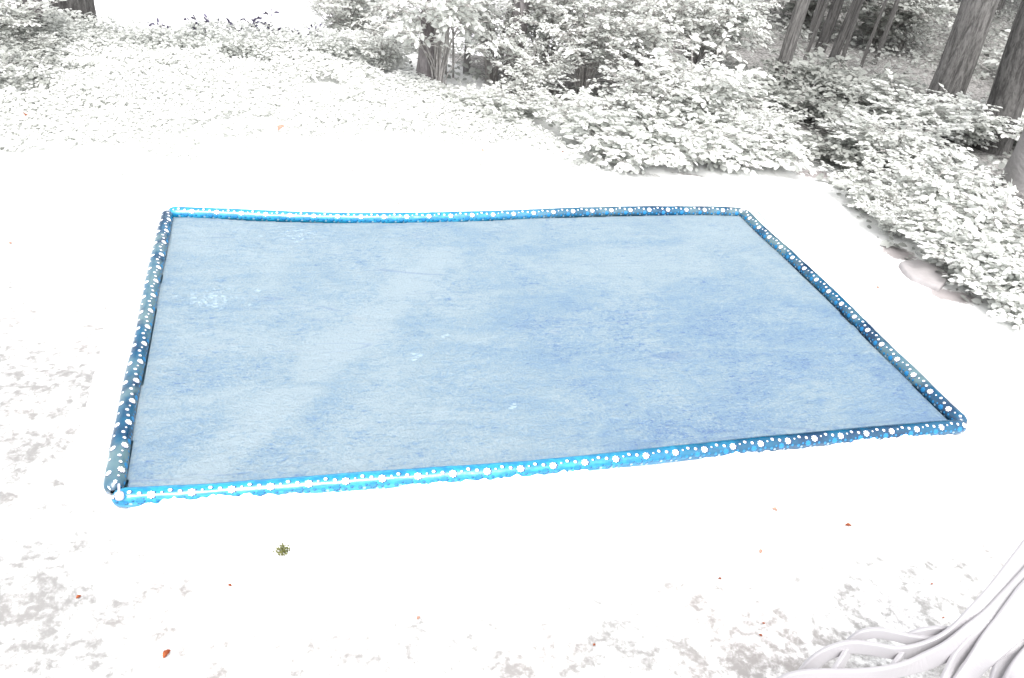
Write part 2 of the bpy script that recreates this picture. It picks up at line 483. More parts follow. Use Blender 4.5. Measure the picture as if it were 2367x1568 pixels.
litter = np.where(inside(GX, GY, WOOD_POLY), sstep(0.3, 0.95, seg_dist(GX, GY, WOOD_EDGE)), 0) * np.maximum(sstep(1.6, 0.4, shore_d(GX, GY)), sstep(-0.9, 0.6, GX - 0.1 * (GY - 8)))
earth = np.zeros_like(GX)
for px, py, sx, sy in ((1845, 348, 0.30, 0.16), (1905, 405, 0.30, 0.13), (2075, 585, 0.14, 0.14), (2200, 690, 0.2, 0.1), (1480, 400, 0.3, 0.07), (820, 395, 0.15, 0.05), (1590, 402, 0.25, 0.06)):
    q = at(px, py); earth = np.maximum(earth, (1.0 if px > 1700 else 0.6) * np.exp(-(((GX - q.x) / sx) ** 2 + ((GY - q.y) / sy) ** 2)))
ny, nx = GX.shape
idx = np.arange(nx * ny).reshape(ny, nx)
Fq = np.stack([idx[:-1, :-1], idx[:-1, 1:], idx[1:, 1:], idx[1:, :-1]], -1).reshape(-1, 4)
g = mesh_obj('ground', np.stack([GX, GY, GZ], -1).reshape(-1, 3), Fq, M['ground'], attrs=dict(dirt=dirt.ravel(), litter=litter.ravel(), earth=earth.ravel()))
tag(g, kind='structure')

# frozen lake beyond the bank
tn = np.array([SHORE_N[1], -SHORE_N[0]])
lk = [SHORE_P + tn * a + SHORE_N * b for a, b in ((-200, 0.5), (200, 0.5), (200, 250), (-200, 250))]
lake = mesh_obj('lake', [(p[0], p[1], -0.62) for p in lk], [(0, 1, 2, 3)], M['lake'], smooth=False)
tag(lake, kind='structure')

# ---------------------------------------------------------------- the inflatable rink
rc = sum((Vector(p) for p in (far3[0], far3[-1], near3[0], near3[-1])), Vector()) / 4
rink = empty('inflatable_rink', (rc.x, rc.y, 0), RINK_ROT)
tag(rink, 'blue inflatable backyard rink printed with white snowflakes, holding pale blue ice', 'ice rink')
RI = Matrix.Rotation(-RINK_ROT, 3, 'Z')


def to_rink(P):
    P = np.asarray(P, float) - np.array([rc.x, rc.y, 0])
    return P @ np.array(RI).T


def border_tube(path, s, mat, camside, dz=0.0, seed=0, cap=0.05):
    path = to_rink(path)
    n = len(path); seg = 40
    tan = np.gradient(path, axis=0); tan[:, 2] = 0; tan /= np.linalg.norm(tan, axis=1)[:, None]
    side = np.stack([-tan[:, 1], tan[:, 0], np.zeros(n)], 1)            # left of the path
    if camside == 'right': side = -side
    ang = np.linspace(-math.pi, math.pi, seg, endpoint=False)
    end = np.minimum(s, s[-1] - s)
    sc = np.where(end < cap, np.sqrt(np.clip(1 - ((cap - end) / cap) ** 2, 0.0, 1)) * 0.75 + 0.25, 1.0)
    A, S = np.meshgrid(ang, s)
    rr = TR * sc[:, None] * (1 + 0.10 * (fbm(S * 9 + seed * 7, A * 1.5 + 40, 3) - 0.5) + 0.14 * (fbm(S * 2.5 + seed, A * 0 + 3, 2) - 0.5))
    rr *= 1 + 0.05 * (vnoise(S * 60 + seed, A * 2.0 + 11) - 0.5) * (vnoise(S * 4, A * 2 + 5) > 0.45)
    V = path[:, None, :] + side[:, None, :] * (np.sin(A) * rr)[..., None]
    V[..., 2] = TR + dz + np.cos(A) * rr * 0.96
    V = V.reshape(-1, 3)
    UVs = np.stack([S, A * TR], -1).reshape(-1, 2)
    i = np.arange(n * seg).reshape(n, seg); j = np.roll(i, -1, 1)
    F = np.stack([i[:-1], j[:-1], j[1:], i[1:]], -1)
    if camside == 'right': F = F[..., ::-1]
    F = F.reshape(-1, 4)
    o = mesh_obj('border_tube', V, np.ascontiguousarray(F), mat, rink, attrs=dict(along=np.repeat(s / s[-1], seg)))
    # per-loop UVs so that the seam (underneath) does not smear
    me = o.data; l = me.uv_layers.new(name='UVMap')
    vi = np.zeros(len(me.loops), np.int32); me.loops.foreach_get('vertex_index', vi)
    uv = UVs[vi].reshape(-1, 4, 2)
    fix = (uv[..., 1].max(1) - uv[..., 1].min(1)) > TR * 3
    uv[..., 1] = np.where(fix[:, None] & (uv[..., 1] < 0), uv[..., 1] + 2 * math.pi * TR, uv[..., 1])
    l.data.foreach_set('uv', uv.ravel())
    return o


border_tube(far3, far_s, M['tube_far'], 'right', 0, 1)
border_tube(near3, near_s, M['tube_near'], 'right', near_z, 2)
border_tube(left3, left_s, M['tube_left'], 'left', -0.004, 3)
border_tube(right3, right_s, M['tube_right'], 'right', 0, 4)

# liner and ice: a grid in the rink's own frame, cut to a wavy outline just inside the tubes
RP = [tuple(p[:2]) for p in to_rink(np.array([(x, y, 0) for x, y in RINK_POLY]))]
RPL = RP + [RP[0]]


def sheet(name, mat, z, inset, step, wav, relief):
    step = 0.008
    xs = np.arange(-1.95, 1.95, step); ys = np.arange(-1.25, 1.25, step)
    X, Y = np.meshgrid(xs, ys)
    ins = inside(X, Y, RP); d = seg_dist(X, Y, RPL)
    lim = inset + wav * (fbm(X * 3.1 + 2, Y * 3.1, 3) - 0.5)
    keep = ins & (d > lim)
    Z = z + relief * (fbm(X * 2, Y * 2, 4) - 0.5) * 2 + relief * 0.5 * (fbm(X * 14, Y * 30, 3) - 0.5)
    Z = Z - 0.006 * sstep(0.03, 0.0, d - lim)
    i = np.arange(X.size).reshape(X.shape)
    kq = keep[:-1, :-1] & keep[:-1, 1:] & keep[1:, 1:] & keep[1:, :-1]
    F = np.stack([i[:-1, :-1], i[:-1, 1:], i[1:, 1:], i[1:, :-1]], -1)[kq]
    used, inv = np.unique(F, return_inverse=True)
    V = np.stack([X, Y, Z], -1).reshape(-1, 3)[used]
    return mesh_obj(name, V, inv.reshape(-1, 4), mat, rink)


sheet('liner', M['liner'], 0.006, 0.02, 0.03, 0.0, 0.001)
sheet('ice_sheet', M['ice'], 0.030, 0.034, 0.012, 0.026, 0.003)
# shaved-snow lumps lying on the ice (part of the ice surface)
mb = []
for px, py, n, sx, sy in ((500, 690, 190, 0.13, 0.09), (690, 542, 130, 0.13, 0.07), (1030, 775, 14, 0.03, 0.03), (965, 822, 10, 0.02, 0.02), (1180, 940, 16, 0.06, 0.05)):
    c0 = np.array(to_rink([at(px, py, 0.028)])[0])
    for k in range(n):
        mb.append((c0[0] + RNG.normal(0, sx * 0.55), c0[1] + RNG.normal(0, sy * 0.5), abs(RNG.normal(0, 0.004)) + 0.002))
bm = MB()
for x, y, r in mb:
    V = []; F = []
    for a in range(3):
        for b in range(6):
            th = (a / 2) * math.pi / 2; ph = b / 6 * 2 * math.pi + a
            rr = r * RNG.uniform(0.7, 1.3)
            V.append((x + rr * 1.5 * math.cos(th) * math.cos(ph), y + rr * math.cos(th) * math.sin(ph), 0.0285 + rr * 0.35 * math.sin(th)))
    for a in range(2):
        for b in range(6): F.append((a * 6 + b, a * 6 + (b + 1) % 6, (a + 1) * 6 + (b + 1) % 6, (a + 1) * 6 + b))
    bm.add(V, F)
fr = tag(bm.build('ice_shavings', mat_plain('shaved_ice', (0.215, 0.29, 0.35), (0.26, 0.33, 0.38), 50, 0.7, 0.2, 0.3), rink), kind='stuff')
# inflation valve in the near left corner
vp = to_rink([at(275, 1142, 0.085)])[0]
mb = MB()
mb.tube([vp + np.array([0, 0, dz]) for dz in (-0.018, 0.0, 0.002)], [0.014, 0.014, 0.009], 20)
mb.tube([vp + np.array([0, 0.004 * k, 0.004 * k]) for k in range(7)], [0.004] * 6 + [0.003], 12)
mb.build('valve', mat_plain('clear_pink_vinyl', (0.50, 0.44, 0.52), (0.62, 0.56, 0.64), 30, 0.3, 0.5, 0.05), rink)

# snow pushed against the outside of the tubes
def drift(path, s, outer, amp, seed, dz, lo=0.0):
    n = int(s[-1] / 0.005); q = np.linspace(0, s[-1], n)
    P = np.stack([np.interp(q, s, path[:, k]) for k in range(3)], 1)
    tan = np.gradient(P, axis=0); tan /= np.linalg.norm(tan, axis=1)[:, None]
    out = np.stack([tan[:, 1], -tan[:, 0]], 1) * (1 if outer == 'right' else -1)
    K = 30
    c = np.r_[np.linspace(0.0, 0.085, 22), np.linspace(0.095, 0.24, K - 22)]
    Cc, Q = np.meshgrid(c, q)
    wx = P[:, None, 0] + out[:, None, 0] * Cc; wy = P[:, None, 1] + out[:, None, 1] * Cc
    top = amp * (0.15 + 1.5 * fbm(Q * 4.3 + seed, Q * 0 + seed, 3)) * (0.45 + 1.1 * fbm(wx * 34 + seed, wy * 34, 4))
    top = top * (0.2 + 0.8 * sstep(0.30, 0.55, fbm(Q * 1.7 + seed * 5, Q * 0 + 2, 2)))
    fall = sstep(0.23, 0.04, Cc) ** 1.6
    ends = sstep(0.0, 0.12, Q) * sstep(0.0, 0.12, q[-1] - Q)
    Z = top * fall * ends + ground_z(wx, wy) + 0.004 * fall - 0.006 * sstep(0.12, 0.2, Cc) - 0.02 * (1 - ends)
    Z[:, 0] -= 0.03; Z[:, -1] -= 0.02
    wig = 0.006 * (fbm(Q * 30, Cc * 50 + seed, 2) - 0.5)
    off = Cc + 0.004 + wig
    V = np.stack([P[:, None, 0] + out[:, None, 0] * off, P[:, None, 1] + out[:, None, 1] * off, Z], -1).reshape(-1, 3)
    i = np.arange(n * K).reshape(n, K)
    F = np.stack([i[:-1, :-1], i[:-1, 1:], i[1:, 1:], i[1:, :-1]], -1)
    if outer == 'left': F = F[..., ::-1]
    return V, F.reshape(-1, 4)


DV, DF, nn = [], [], 0
for args in ((near3, near_s, 'right', 0.030, 3.3, 0), (left3, left_s, 'right', 0.036, 8.1, 0), (right3, right_s, 'left', 0.024, 5.2, 0)):
    V, F = drift(*args); DV.append(V); DF.append(F + nn); nn += len(V)
dr = mesh_obj('snow_drift', np.vstack(DV), np.ascontiguousarray(np.vstack(DF)), M['snow'])
tag(dr, 'soft white snow pushed up against the outside of the blue tubes', 'snow drift', kind='stuff')

# ---------------------------------------------------------------- leaves
LEAF = {}


def leaf_shape(wide=0.30, fold=0.10, droop=0.12):
    """one leaf along +x, length 1: 8 verts, 6 faces"""
    V = np.array([(0, 0, 0), (0.28, wide * 0.85, fold * 0.8), (0.66, wide * 0.85, fold * 0.7 - droop * 0.4), (1, 0, -droop),
                  (0.66, -wide * 0.85, fold * 0.7 - droop * 0.4), (0.28, -wide * 0.85, fold * 0.8), (0.45, 0, 0.02)], float)
    F = np.array([(0, 6, 1), (1, 6, 2), (2, 6, 3), (3, 6, 4), (4, 6, 5), (5, 6, 0)])
    return V, F


def leaf_cloud(pos, dirs, ups, size, wide=0.30, fold=0.10, droop=0.12):
    """many leaves -> verts, faces. dirs: along the leaf, ups: face normal (not need be orthogonal)"""
    pos, dirs, ups = (np.asarray(a, float) for a in (pos, dirs, ups))
    n = len(pos)
    V, F = leaf_shape(wide, fold, droop)
    dirs = dirs / (np.linalg.norm(dirs, axis=1)[:, None] + 1e-9)
    lat = np.cross(ups, dirs); lat /= np.linalg.norm(lat, axis=1)[:, None] + 1e-9
    nor = np.cross(dirs, lat)
    size = np.broadcast_to(np.asarray(size, float), (n,))
    L = V[None] * size[:, None, None]
    P = pos[:, None] + L[..., 0:1] * dirs[:, None] + L[..., 1:2] * lat[:, None] + L[..., 2:3] * nor[:, None]
    FF = (F[None] + (np.arange(n) * len(V))[:, None, None]).reshape(-1, 3)
    return P.reshape(-1, 3), FF


def make_shrub(name, h, rad, nst, leaf, per, mat, seed, flat=0.55, low=0.15, stiff=0.5, wide=0.36):
    """arching stems with flat sprays of leaves"""
    g = np.random.default_rng(seed)
    root = empty(name)
    mb = MB(); pos, dr, up, sz = [], [], [], []

    def spray(p, d, length, n):
        d = d / np.linalg.norm(d)
        sd = np.cross([0, 0, 1.0], d); sd /= np.linalg.norm(sd) + 1e-9
        tilt = np.array([g.normal(0, 0.28), g.normal(0, 0.28), 1.0])
        tip = p + d * length + np.array([0, 0, -0.10 * length])
        mb.tube([p, (p + tip) / 2 + np.array([0, 0, 0.03 * length]), tip], [0.0035, 0.0025, 0.0012], 4, False)
        for k in range(n):
            t = 0.12 + 0.88 * (k + g.uniform(0, 0.5)) / n
            q = p + (tip - p) * t + np.array([0, 0, 0.02])
            s = 1 if k % 2 else -1
            a = g.uniform(0.5, 1.05) * s * (1 - 0.6 * t)
            v = d * math.cos(a) + sd * math.sin(a) + np.array([0, 0, g.normal(-0.12, 0.20)])
            pos.append(q + g.normal(0, 0.008, 3)); dr.append(v)
            up.append(tilt + g.normal(0, 0.30, 3) * np.array([1, 1, 0.2])); sz.append(leaf * g.uniform(0.6, 1.15))
    for i in range(nst):
        az = i * 2.399 + g.uniform(-0.4, 0.4)
        reach = rad * math.sqrt(g.uniform(0.05, 1.0)); hh = h * g.uniform(0.6, 1.0) * (1.05 - 0.45 * (reach / rad) ** 2)
        o = np.array([math.cos(az), math.sin(az), 0])
        b0 = o * rad * 0.10 * g.uniform(0, 1)
        pts = []
        for t in np.linspace(0, 1, 9):
            pts.append(b0 + o * reach * t ** (1 + stiff) + np.array([0, 0, hh * (1 - (1 - t) ** 1.5)]) + g.normal(0, 0.012, 3) * t)
        pts = np.array(pts)
        mb.tube(pts, np.linspace(0.007, 0.002, 9) * (0.6 + h * 0.5), 5, False)
        for k in range(per):
            t = low + (1 - low) * (k + g.uniform(0, 1)) / per
            f = t * 8; a = min(int(f), 7); p = pts[a] + (pts[a + 1] - pts[a]) * (f - a)
            aa = az + g.normal(0, 1.0) + (math.pi * 0.35 if k % 2 else -math.pi * 0.35)
            d = np.array([math.cos(aa), math.sin(aa), g.uniform(-0.15, 0.45)])
            ln = leaf * g.uniform(2.2, 4.2)
            spray(p, d, ln, int(g.integers(5, 9)))
        spray(pts[-1], pts[-1] - pts[-2], leaf * 2.5, 7)
    mb.build('stems', M['twig'], root)
    V, F = leaf_cloud(pos, dr, up, sz, wide)
    mesh_obj('foliage', V, F, mat, root)
    return root


PROTO = {}
HOME = (0, -30, -50)


def bark_trunk(pts, rad, mat, parent, name='trunk', seg=28, seed=0, flare=0.0):
    pts = np.asarray(pts, float); n = len(pts)
    V = []; UV = []; ln = 0
    for i in range(n):
        if i: ln += np.linalg.norm(pts[i] - pts[i - 1])
        for k in range(seg + 1):
            a = 2 * math.pi * k / seg
            kk = k % seg
            r = rad[i] * (1 + 0.07 * (vnoise(kk * 0.7 + seed, pts[i][2] * 1.5) - 0.5) + 0.035 * (vnoise(kk * 2.3 + seed, pts[i][2] * 6) - 0.5))
            if flare: r *= 1 + flare * math.exp(-pts[i][2] / 0.18) * (0.6 + 0.6 * abs(math.cos(a * 2.5 + seed)))
            V.append(pts[i] + np.array([math.cos(a) * r, math.sin(a) * r, 0])); UV.append((k / seg, ln))
    F = [(i * (seg + 1) + k, i * (seg + 1) + k + 1, (i + 1) * (seg + 1) + k + 1, (i + 1) * (seg + 1) + k) for i in range(n - 1) for k in range(seg)]
    F.append(tuple((n - 1) * (seg + 1) + k for k in range(seg)))
    return mesh_obj(name, V, F, mat, parent, uv=UV)


def crown_mesh(seed, n=5200, rad=1.9, h=3.2, leaf=0.16):
    g = np.random.default_rng(seed)
    cl = []
    for k in range(46):
        a = g.uniform(0, 2 * math.pi); r = rad * math.sqrt(g.uniform(0, 1)); z = g.uniform(0, h)
        r *= 0.55 + 0.45 * math.sin(math.pi * min(1, 0.15 + z / h * 0.9))
        cl.append((r * math.cos(a), r * math.sin(a), z))
    cl = np.array(cl)
    c = cl[g.integers(0, len(cl), n)] + g.normal(0, 1, (n, 3)) * np.array([0.34, 0.34, 0.16])
    d = g.normal(0, 1, (n, 3)) * np.array([1, 1, 0.45])
    u = g.normal(0, 0.5, (n, 3)) + np.array([0, 0, 1])
    V, F = leaf_cloud(c, d, u, leaf * g.uniform(0.7, 1.3, n))
    me = mesh_obj('crown', V, F, M['canopy'])
    m = me.data; bpy.data.objects.remove(me)
    return m, cl


CROWNS = [crown_mesh(31), crown_mesh(32, rad=1.6), crown_mesh(33, rad=2.2, leaf=0.18)]


def tree(name, px, py, wpx, mat, label, height=6.5, lean=(0, 0), crown=0, group='trees at the edge of the wood', flare=0.25, cz=2.9, csc=1.0):
    b = at(px, py, 0)
    b.z = float(ground_z(np.array([b.x]), np.array([b.y]))[0]) - 0.03
    dist = (b - Vector((0, 0, CAM_H))).length
    r = wpx / 2 * dist / FOC * 0.97
    root = empty(name, b)
    seed = int(px + py)
    zs = np.r_[np.linspace(0, 1.2, 13), np.linspace(1.5, height, 14)]
    g = np.random.default_rng(seed)
    pts = [np.array([lean[0] * z + 0.03 * math.sin(z * 1.3 + seed) * min(z, 1), lean[1] * z + 0.03 * math.cos(z * 1.1 + seed) * min(z, 1), z]) for z in zs]
    rad = [r * (1 - 0.62 * (z / height) ** 1.2) for z in zs]
    bark_trunk(pts, rad, mat, root, seed=seed, flare=flare, seg=32 if wpx > 30 else 14)
    if crown is not None:
        m, cl = CROWNS[crown]
        top = pts[-1]
        off = np.array([lean[0] * cz, lean[1] * cz, cz])
        mb = MB()
        for k in g.choice(len(cl), 9, replace=False):
            e = off + cl[k] * csc; z0 = min(height - 0.3, max(2.2, e[2] * 0.72))
            s0 = np.array([np.interp(z0, zs, [p[0] for p in pts]), np.interp(z0, zs, [p[1] for p in pts]), z0])
            mid = (s0 + e) / 2 + np.array([0, 0, -0.12])
            mb.tube([s0, mid, e], [max(0.012, r * 0.32), max(0.008, r * 0.2), 0.006], 7)
        mb.build('limbs', mat, root)
        c = bpy.data.objects.new('crown', m); COL.objects.link(c); c.parent = root
        c.location = off; c.rotation_euler = (0, 0, g.uniform(0, 6)); c.scale = (csc,) * 3
    tag(root, label, 'tree', group)
    return root


# --- trees, named by what one sees of them
tree('tree', 172, 62, 80, M['bark_dark'], 'dark thick tree trunk against the white lake in the upper left corner', crown=None, flare=0.1)  # backlit trunk: its shaded side is put into the dark bark colour
tree('tree', 82, 95, 46, M['bark_pink'], 'grey trunk veiled by leaves left of the dark trunk by the lake', crown=None, flare=0)
tree('tree', 984, 200, 44, M['bark_pink'], 'pinkish grey leaning tree trunk at the left edge of the wood, beside dark hollow', lean=(0.03, 0.02), crown=None, flare=0.35)
tree('tree', 1078, 170, 14, M['bark_pale'], 'slim pale sapling trunk in the dark hollow right of the pinkish trunk', 4.0, crown=None)
tree('tree', 1178, 200, 40, M['bark_pink'], 'grey trunk mostly hidden by white leaves in the middle of the wood edge', lean=(0.02, 0), crown=None, flare=0.1)
tree('tree', 1797, 200, 29, M['bark'], 'slender light grey trunk at the left of the dark wood gap', lean=(0.02, 0), crown=None, flare=0.1)
tree('tree', 1893, 120, 24, M['bark_dark'], 'dark trunk deepest in the wood gap behind the slender grey trunk', lean=(0.05, 0), crown=None, flare=0)
tree('tree', 1908, 178, 19, M['bark_dark'], 'thin dark leaning trunk in the middle of the wood gap', lean=(0.07, 0), crown=None, flare=0)
tree('tree', 1868, 95, 14, M['bark'], 'thin grey pole tree between the slender trunk and the dark one', lean=(0.02, 0), crown=None, flare=0)
tree('tree', 2172, 250, 68, M['bark'], 'big grey ridged tree trunk rising behind the white broad leaved bush on the right', 8.0, lean=(-0.005, 0), crown=None, flare=0.12, cz=3.6)
tree('tree', 2292, 345, 66, M['bark_dark'], 'dark leaning trunk between the big ridged trunk and right frame edge', 8.0, lean=(-0.09, 0.0), crown=None, flare=0.1, cz=3.4)
tree('tree', 2357, 515, 128, M['bark_pale'], 'pale smooth trunk cut by the right edge of the photo, nearest of the trees', 8.0, lean=(-0.06, 0), crown=None, flare=0.15)
tree('tree', 1400, 60, 22, M['bark'], 'grey trunk hardly showing through the leaves above the middle of far tube', crown=None, flare=0)
tree('tree', 2050, 60, 26, M['bark_dark'], 'dark background trunk between the wood gap and the big ridged trunk', crown=0, flare=0)
for px, py, w_, lb in ((1938, 165, 9, 'thin leaning grey stem in the wood gap right of the dark pole'), (1985, 170, 7, 'thinnest grey stem in the wood gap, furthest right'), (1855, 150, 8, 'thin grey stem in the wood gap close to the slender trunk'), (2020, 150, 10, 'grey stem between the wood gap and the broad leaved bush')):
    tree('sapling', px, py, w_, M['bark'], lb, 3.4, lean=(random.uniform(0.0, 0.08), 0), crown=None, group='thin stems in the wood gap', flare=0)
for px, py, lb in ((1012, 178, 'thin bare stem next to the pinkish trunk'), (1030, 172, 'thin bare stem in the middle of the dark hollow'), (1048, 180, 'thin bare stem closest to the slim pale sapling')):
    tree('sapling', px, py, 5, M['twig'], lb, 2.2, lean=(random.uniform(-0.08, 0.08), 0), crown=None, group='bare stems in the dark hollow', flare=0)
# trees deeper in the wood: their crowns shade the gap and they fill it
deep = [((1300, -40), 26, 'bark'), ((1560, -30), 28, 'bark_dark'), ((1700, -70), 24, 'bark'), ((1990, -60), 26, 'bark_dark'), ((2120, -80), 22, 'bark_dark'), ((2290, 40), 30, 'bark_dark'), ((1850, -20), 18, 'bark_dark'), ((1120, -20), 20, 'bark_dark')]
dl = ['behind the far tube centre', 'behind the thicket left of the wood gap', 'behind the slender light grey trunk', 'behind the wood gap', 'just left of the big ridged trunk', 'between the big ridged trunk and the dark leaning one', 'within the wood gap', 'behind the dark hollow']
for ((px, py), w, mt), d in zip(deep, dl):
    tree('tree', px, py, w, M[mt], 'background tree far back ' + d, crown=(random.randrange(3) if px > 1680 else None), group='trees far back in the wood', flare=0, cz=2.2, csc=1.1)

# --- shrubs: six kinds, then copies
kinds = dict(
    broad=make_shrub('broadleaf_shrub', 1.15, 0.62, 28, 0.086, 13, M['frost'], 1),
    broad2=make_shrub('broadleaf_shrub', 1.0, 0.70, 28, 0.078, 13, M['frost_b'], 2),
    small=make_shrub('small_leaved_shrub', 1.1, 0.60, 38, 0.052, 17, M['frost'], 3),
    small2=make_shrub('small_leaved_shrub', 1.2, 0.65, 38, 0.052, 16, M['frost_b'], 4),
    low=make_shrub('low_shrub', 0.42, 0.48, 26, 0.072, 10, M['frost'], 5, stiff=0.2),
    dull=make_shrub('shaded_shrub', 1.0, 0.68, 26, 0.070, 12, M['grey'], 6),  # dull only by the shade put into its leaf colour
    hang=make_shrub('overhanging_shrub', 1.05, 0.62, 26, 0.072, 11, M['frost'], 12, low=0.55, stiff=0.9),
    hang2=make_shrub('overhanging_shrub', 1.3, 0.72, 40, 0.046, 17, M['frost'], 13, low=0.40, stiff=0.7),
    lowdull=make_shrub('low_shrub', 0.34, 0.5, 24, 0.065, 10, M['grey'], 8, stiff=0.2),
)
used = set()


def shrub(kind, px, py, sc, label, hz=1.0):
    b = at(px, py, 0); b.z = float(ground_z(np.array([b.x]), np.array([b.y]))[0]) - 0.02
    rz = random.uniform(0, 6.28)
    if kind not in used:
        used.add(kind); o = kinds[kind]; o.location = b; o.rotation_euler = (0, 0, rz); o.scale = (sc, sc, sc * hz)
    else: o = copy_tree(kinds[kind], b, rz, sc, hz)
    tag(o, label, 'shrub', 'shrubs along the wood edge')
    return o


SHRUBS = [
    # left bank
    ('small2', 0, 125, 0.75, 'grey leafy shrub in the very top left corner of the bank', 0.8),
    ('small2', 70, 150, 0.4, 'pale shrub in front of the veiled trunk at upper left', 0.6),
    ('lowdull', 30, 205, 0.65, 'low dull shrub at the left frame edge on the bank', 1),
    # wood edge, left part
    ('small2', 800, 90, 0.75, 'grey white shrub where the wood meets the white lake', 1),
    ('dull', 880, 60, 0.9, 'shaded grey shrub right behind the lakeside shrub', 1),
    ('small', 880, 165, 0.5, 'small white shrub left of the pinkish trunk', 0.9),
    ('hang', 1012, 212, 0.74, 'white overhanging shrub in front of the dark hollow', 1.6),
    ('dull', 960, 20, 1.0, 'shaded shrub behind the pinkish trunk', 1),
    ('small2', 1020, 240, 0.34, 'pale shrub at the foot of the pinkish trunk', 0.4),
    ('broad', 1110, 260, 0.36, 'small white broad leaved shrub below the dark hollow', 0.55),
    ('hang2', 1135, 190, 0.75, 'pale shrub between the dark hollow and the hidden trunk', 1),
    ('hang2', 1255, 190, 0.85, 'pale grey broad leaved shrub just right of the hidden trunk', 1.1),
    ('small', 1225, 235, 0.55, 'white fine leaved shrub in front of the hidden trunk', 0.9),
    ('broad2', 1190, 285, 0.45, 'pale broad leaved shrub low at the left end of the thicket', 0.7),
    ('hang2', 1345, 225, 0.85, 'white fine leaved shrub in the thicket above the far tube', 1),
    ('broad', 1360, 330, 0.50, 'white broad leaved shrub at the front of the thicket, left of centre', 0.8),
    ('small2', 1400, 120, 1.0, 'pale shrub inside the thicket centre', 1),
    ('hang2', 1455, 215, 0.9, 'pale grey shrub in the thicket centre beside a dark gap', 1.1),
    ('small', 1480, 310, 0.70, 'white bushy shrub in the thicket front, centre', 0.9),
    ('low', 1440, 375, 0.85, 'low white shrub at the lawn edge below the thicket centre', 0.8),
    ('hang2', 1590, 190, 0.95, 'tall white fine leaved shrub left of the wood gap', 1.15),
    ('broad', 1590, 300, 0.75, 'white broad leaved shrub in the thicket right of centre', 0.9),
    ('low', 1560, 370, 0.9, 'low white shrub at the lawn edge right of centre', 0.9),
    ('hang', 1635, 185, 0.85, 'pale tall shrub close left of the slender grey trunk', 1.2),
    ('broad', 1690, 255, 0.55, 'white broad leaved shrub under the dark hole beside the slender trunk', 0.55),
    ('small', 1680, 340, 0.55, 'white fine leaved shrub above the far right tube corner', 0.7),
    ('low', 1660, 375, 0.8, 'low white shrub at the lawn edge above the far right corner', 0.9),
    ('broad2', 1765, 305, 0.45, 'pale shrub below the slender grey trunk', 0.6),
    ('low', 1745, 365, 0.8, 'low white shrub where the lawn meets the bare earth', 0.9),
    # wood gap and right side
    ('hang', 2430, 320, 1.05, 'white overhanging spray at the top right frame edge', 1.25),
    ('lowdull', 1890, 225, 1.1, 'low dull ground shrub in the wood gap', 1),
    ('lowdull', 1850, 265, 1.0, 'low dull shrub behind the pinkish bare earth', 1),
    ('lowdull', 1960, 250, 1.1, 'low dull shrub under the thin dark trunk', 1.0),
    ('dull', 2010, 110, 1.1, 'shaded grey shrub deep in the wood right of the gap', 1.1),
    ('dull', 1850, 60, 1.0, 'shaded grey shrub deep in the wood gap', 1),
    ('small2', 2080, 120, 0.9, 'grey white shrub left of the big ridged trunk', 1.1),
    ('broad', 2060, 300, 0.62, 'white broad leaved bush in front of the big ridged trunk, left half', 0.62),
    ('broad', 2225, 335, 0.64, 'bright white broad leaved bush in front of the big ridged trunk, right half', 0.66),
    ('broad2', 1965, 335, 0.48, 'pale shrub right of the pinkish bare earth', 0.55),
    ('lowdull', 1945, 375, 0.9, 'low dull shrub beside the lower bare earth', 0.9),
    ('broad2', 2050, 400, 0.70, 'pale grey shrub below the broad leaved bush', 0.7),
    ('dull', 2370, 200, 0.7, 'grey shrub between the dark leaning trunk and the frame edge', 0.7),
    ('broad', 2355, 340, 0.45, 'small white leafy spray in front of the dark leaning trunk', 0.9),
    ('dull', 2190, 450, 0.5, 'shaded shrub under the bright broad leaved bush', 0.6),
    ('broad2', 2010, 480, 0.50, 'pale shrub at the lawn edge above the flat pink stone', 0.6),
    ('broad', 2120, 500, 0.55, 'white shrub behind the flat pink stone', 0.8),
    ('broad', 2225, 510, 0.50, 'white shrub left of the pale smooth trunk', 0.75),
    ('small', 2060, 540, 0.40, 'small white shrub at the lawn edge left of the pink stone', 0.8),
    ('broad2', 2190, 590, 0.55, 'pale shrub right behind the pink stone', 0.6),
    ('low', 2290, 600, 0.9, 'low white shrub at the foot of the pale smooth trunk', 1),
    ('low', 2235, 640, 0.7, 'low white shrub close right of the pink stone', 0.9),
    ('broad', 2330, 690, 0.42, 'bright white shrub at the right frame edge below the pale trunk', 0.8),
    ('low', 2370, 740, 0.7, 'lowest white shrub at the right frame edge', 0.8),
]
for s in SHRUBS: shrub(*s)

# --- the leafy bank and the plants on the wood floor: nobody could count them
def cover(name, poly, n, leaf, hfun, mat, seed, label, up=0.45, wide=0.34):
    g = np.random.default_rng(seed)
    P = np.array(poly); lo, hi = P.min(0), P.max(0)
    X = g.uniform(lo[0], hi[0], n * 3); Y = g.uniform(lo[1], hi[1], n * 3)
    k = inside(X, Y, poly); X, Y = X[k][:n], Y[k][:n]; n = len(X)
    # plants gather in patches
    H, keep = hfun(X, Y, g)
    X, Y, H = X[keep], Y[keep], H[keep]; n = len(X)
    Z = ground_z(X, Y) + H
    a = g.uniform(0, 2 * math.pi, n)
    d = np.stack([np.cos(a), np.sin(a), g.normal(-0.05, 0.3, n)], 1)
    u = np.stack([g.normal(0, up, n), g.normal(-0.15, up, n), np.ones(n)], 1)
    V, F = leaf_cloud(np.stack([X, Y, Z], 1), d, u, leaf * g.uniform(0.5, 1.25, n), wide)
    o = mesh_obj(name, V, F, mat)
    return tag(o, label, 'plants', kind='stuff')


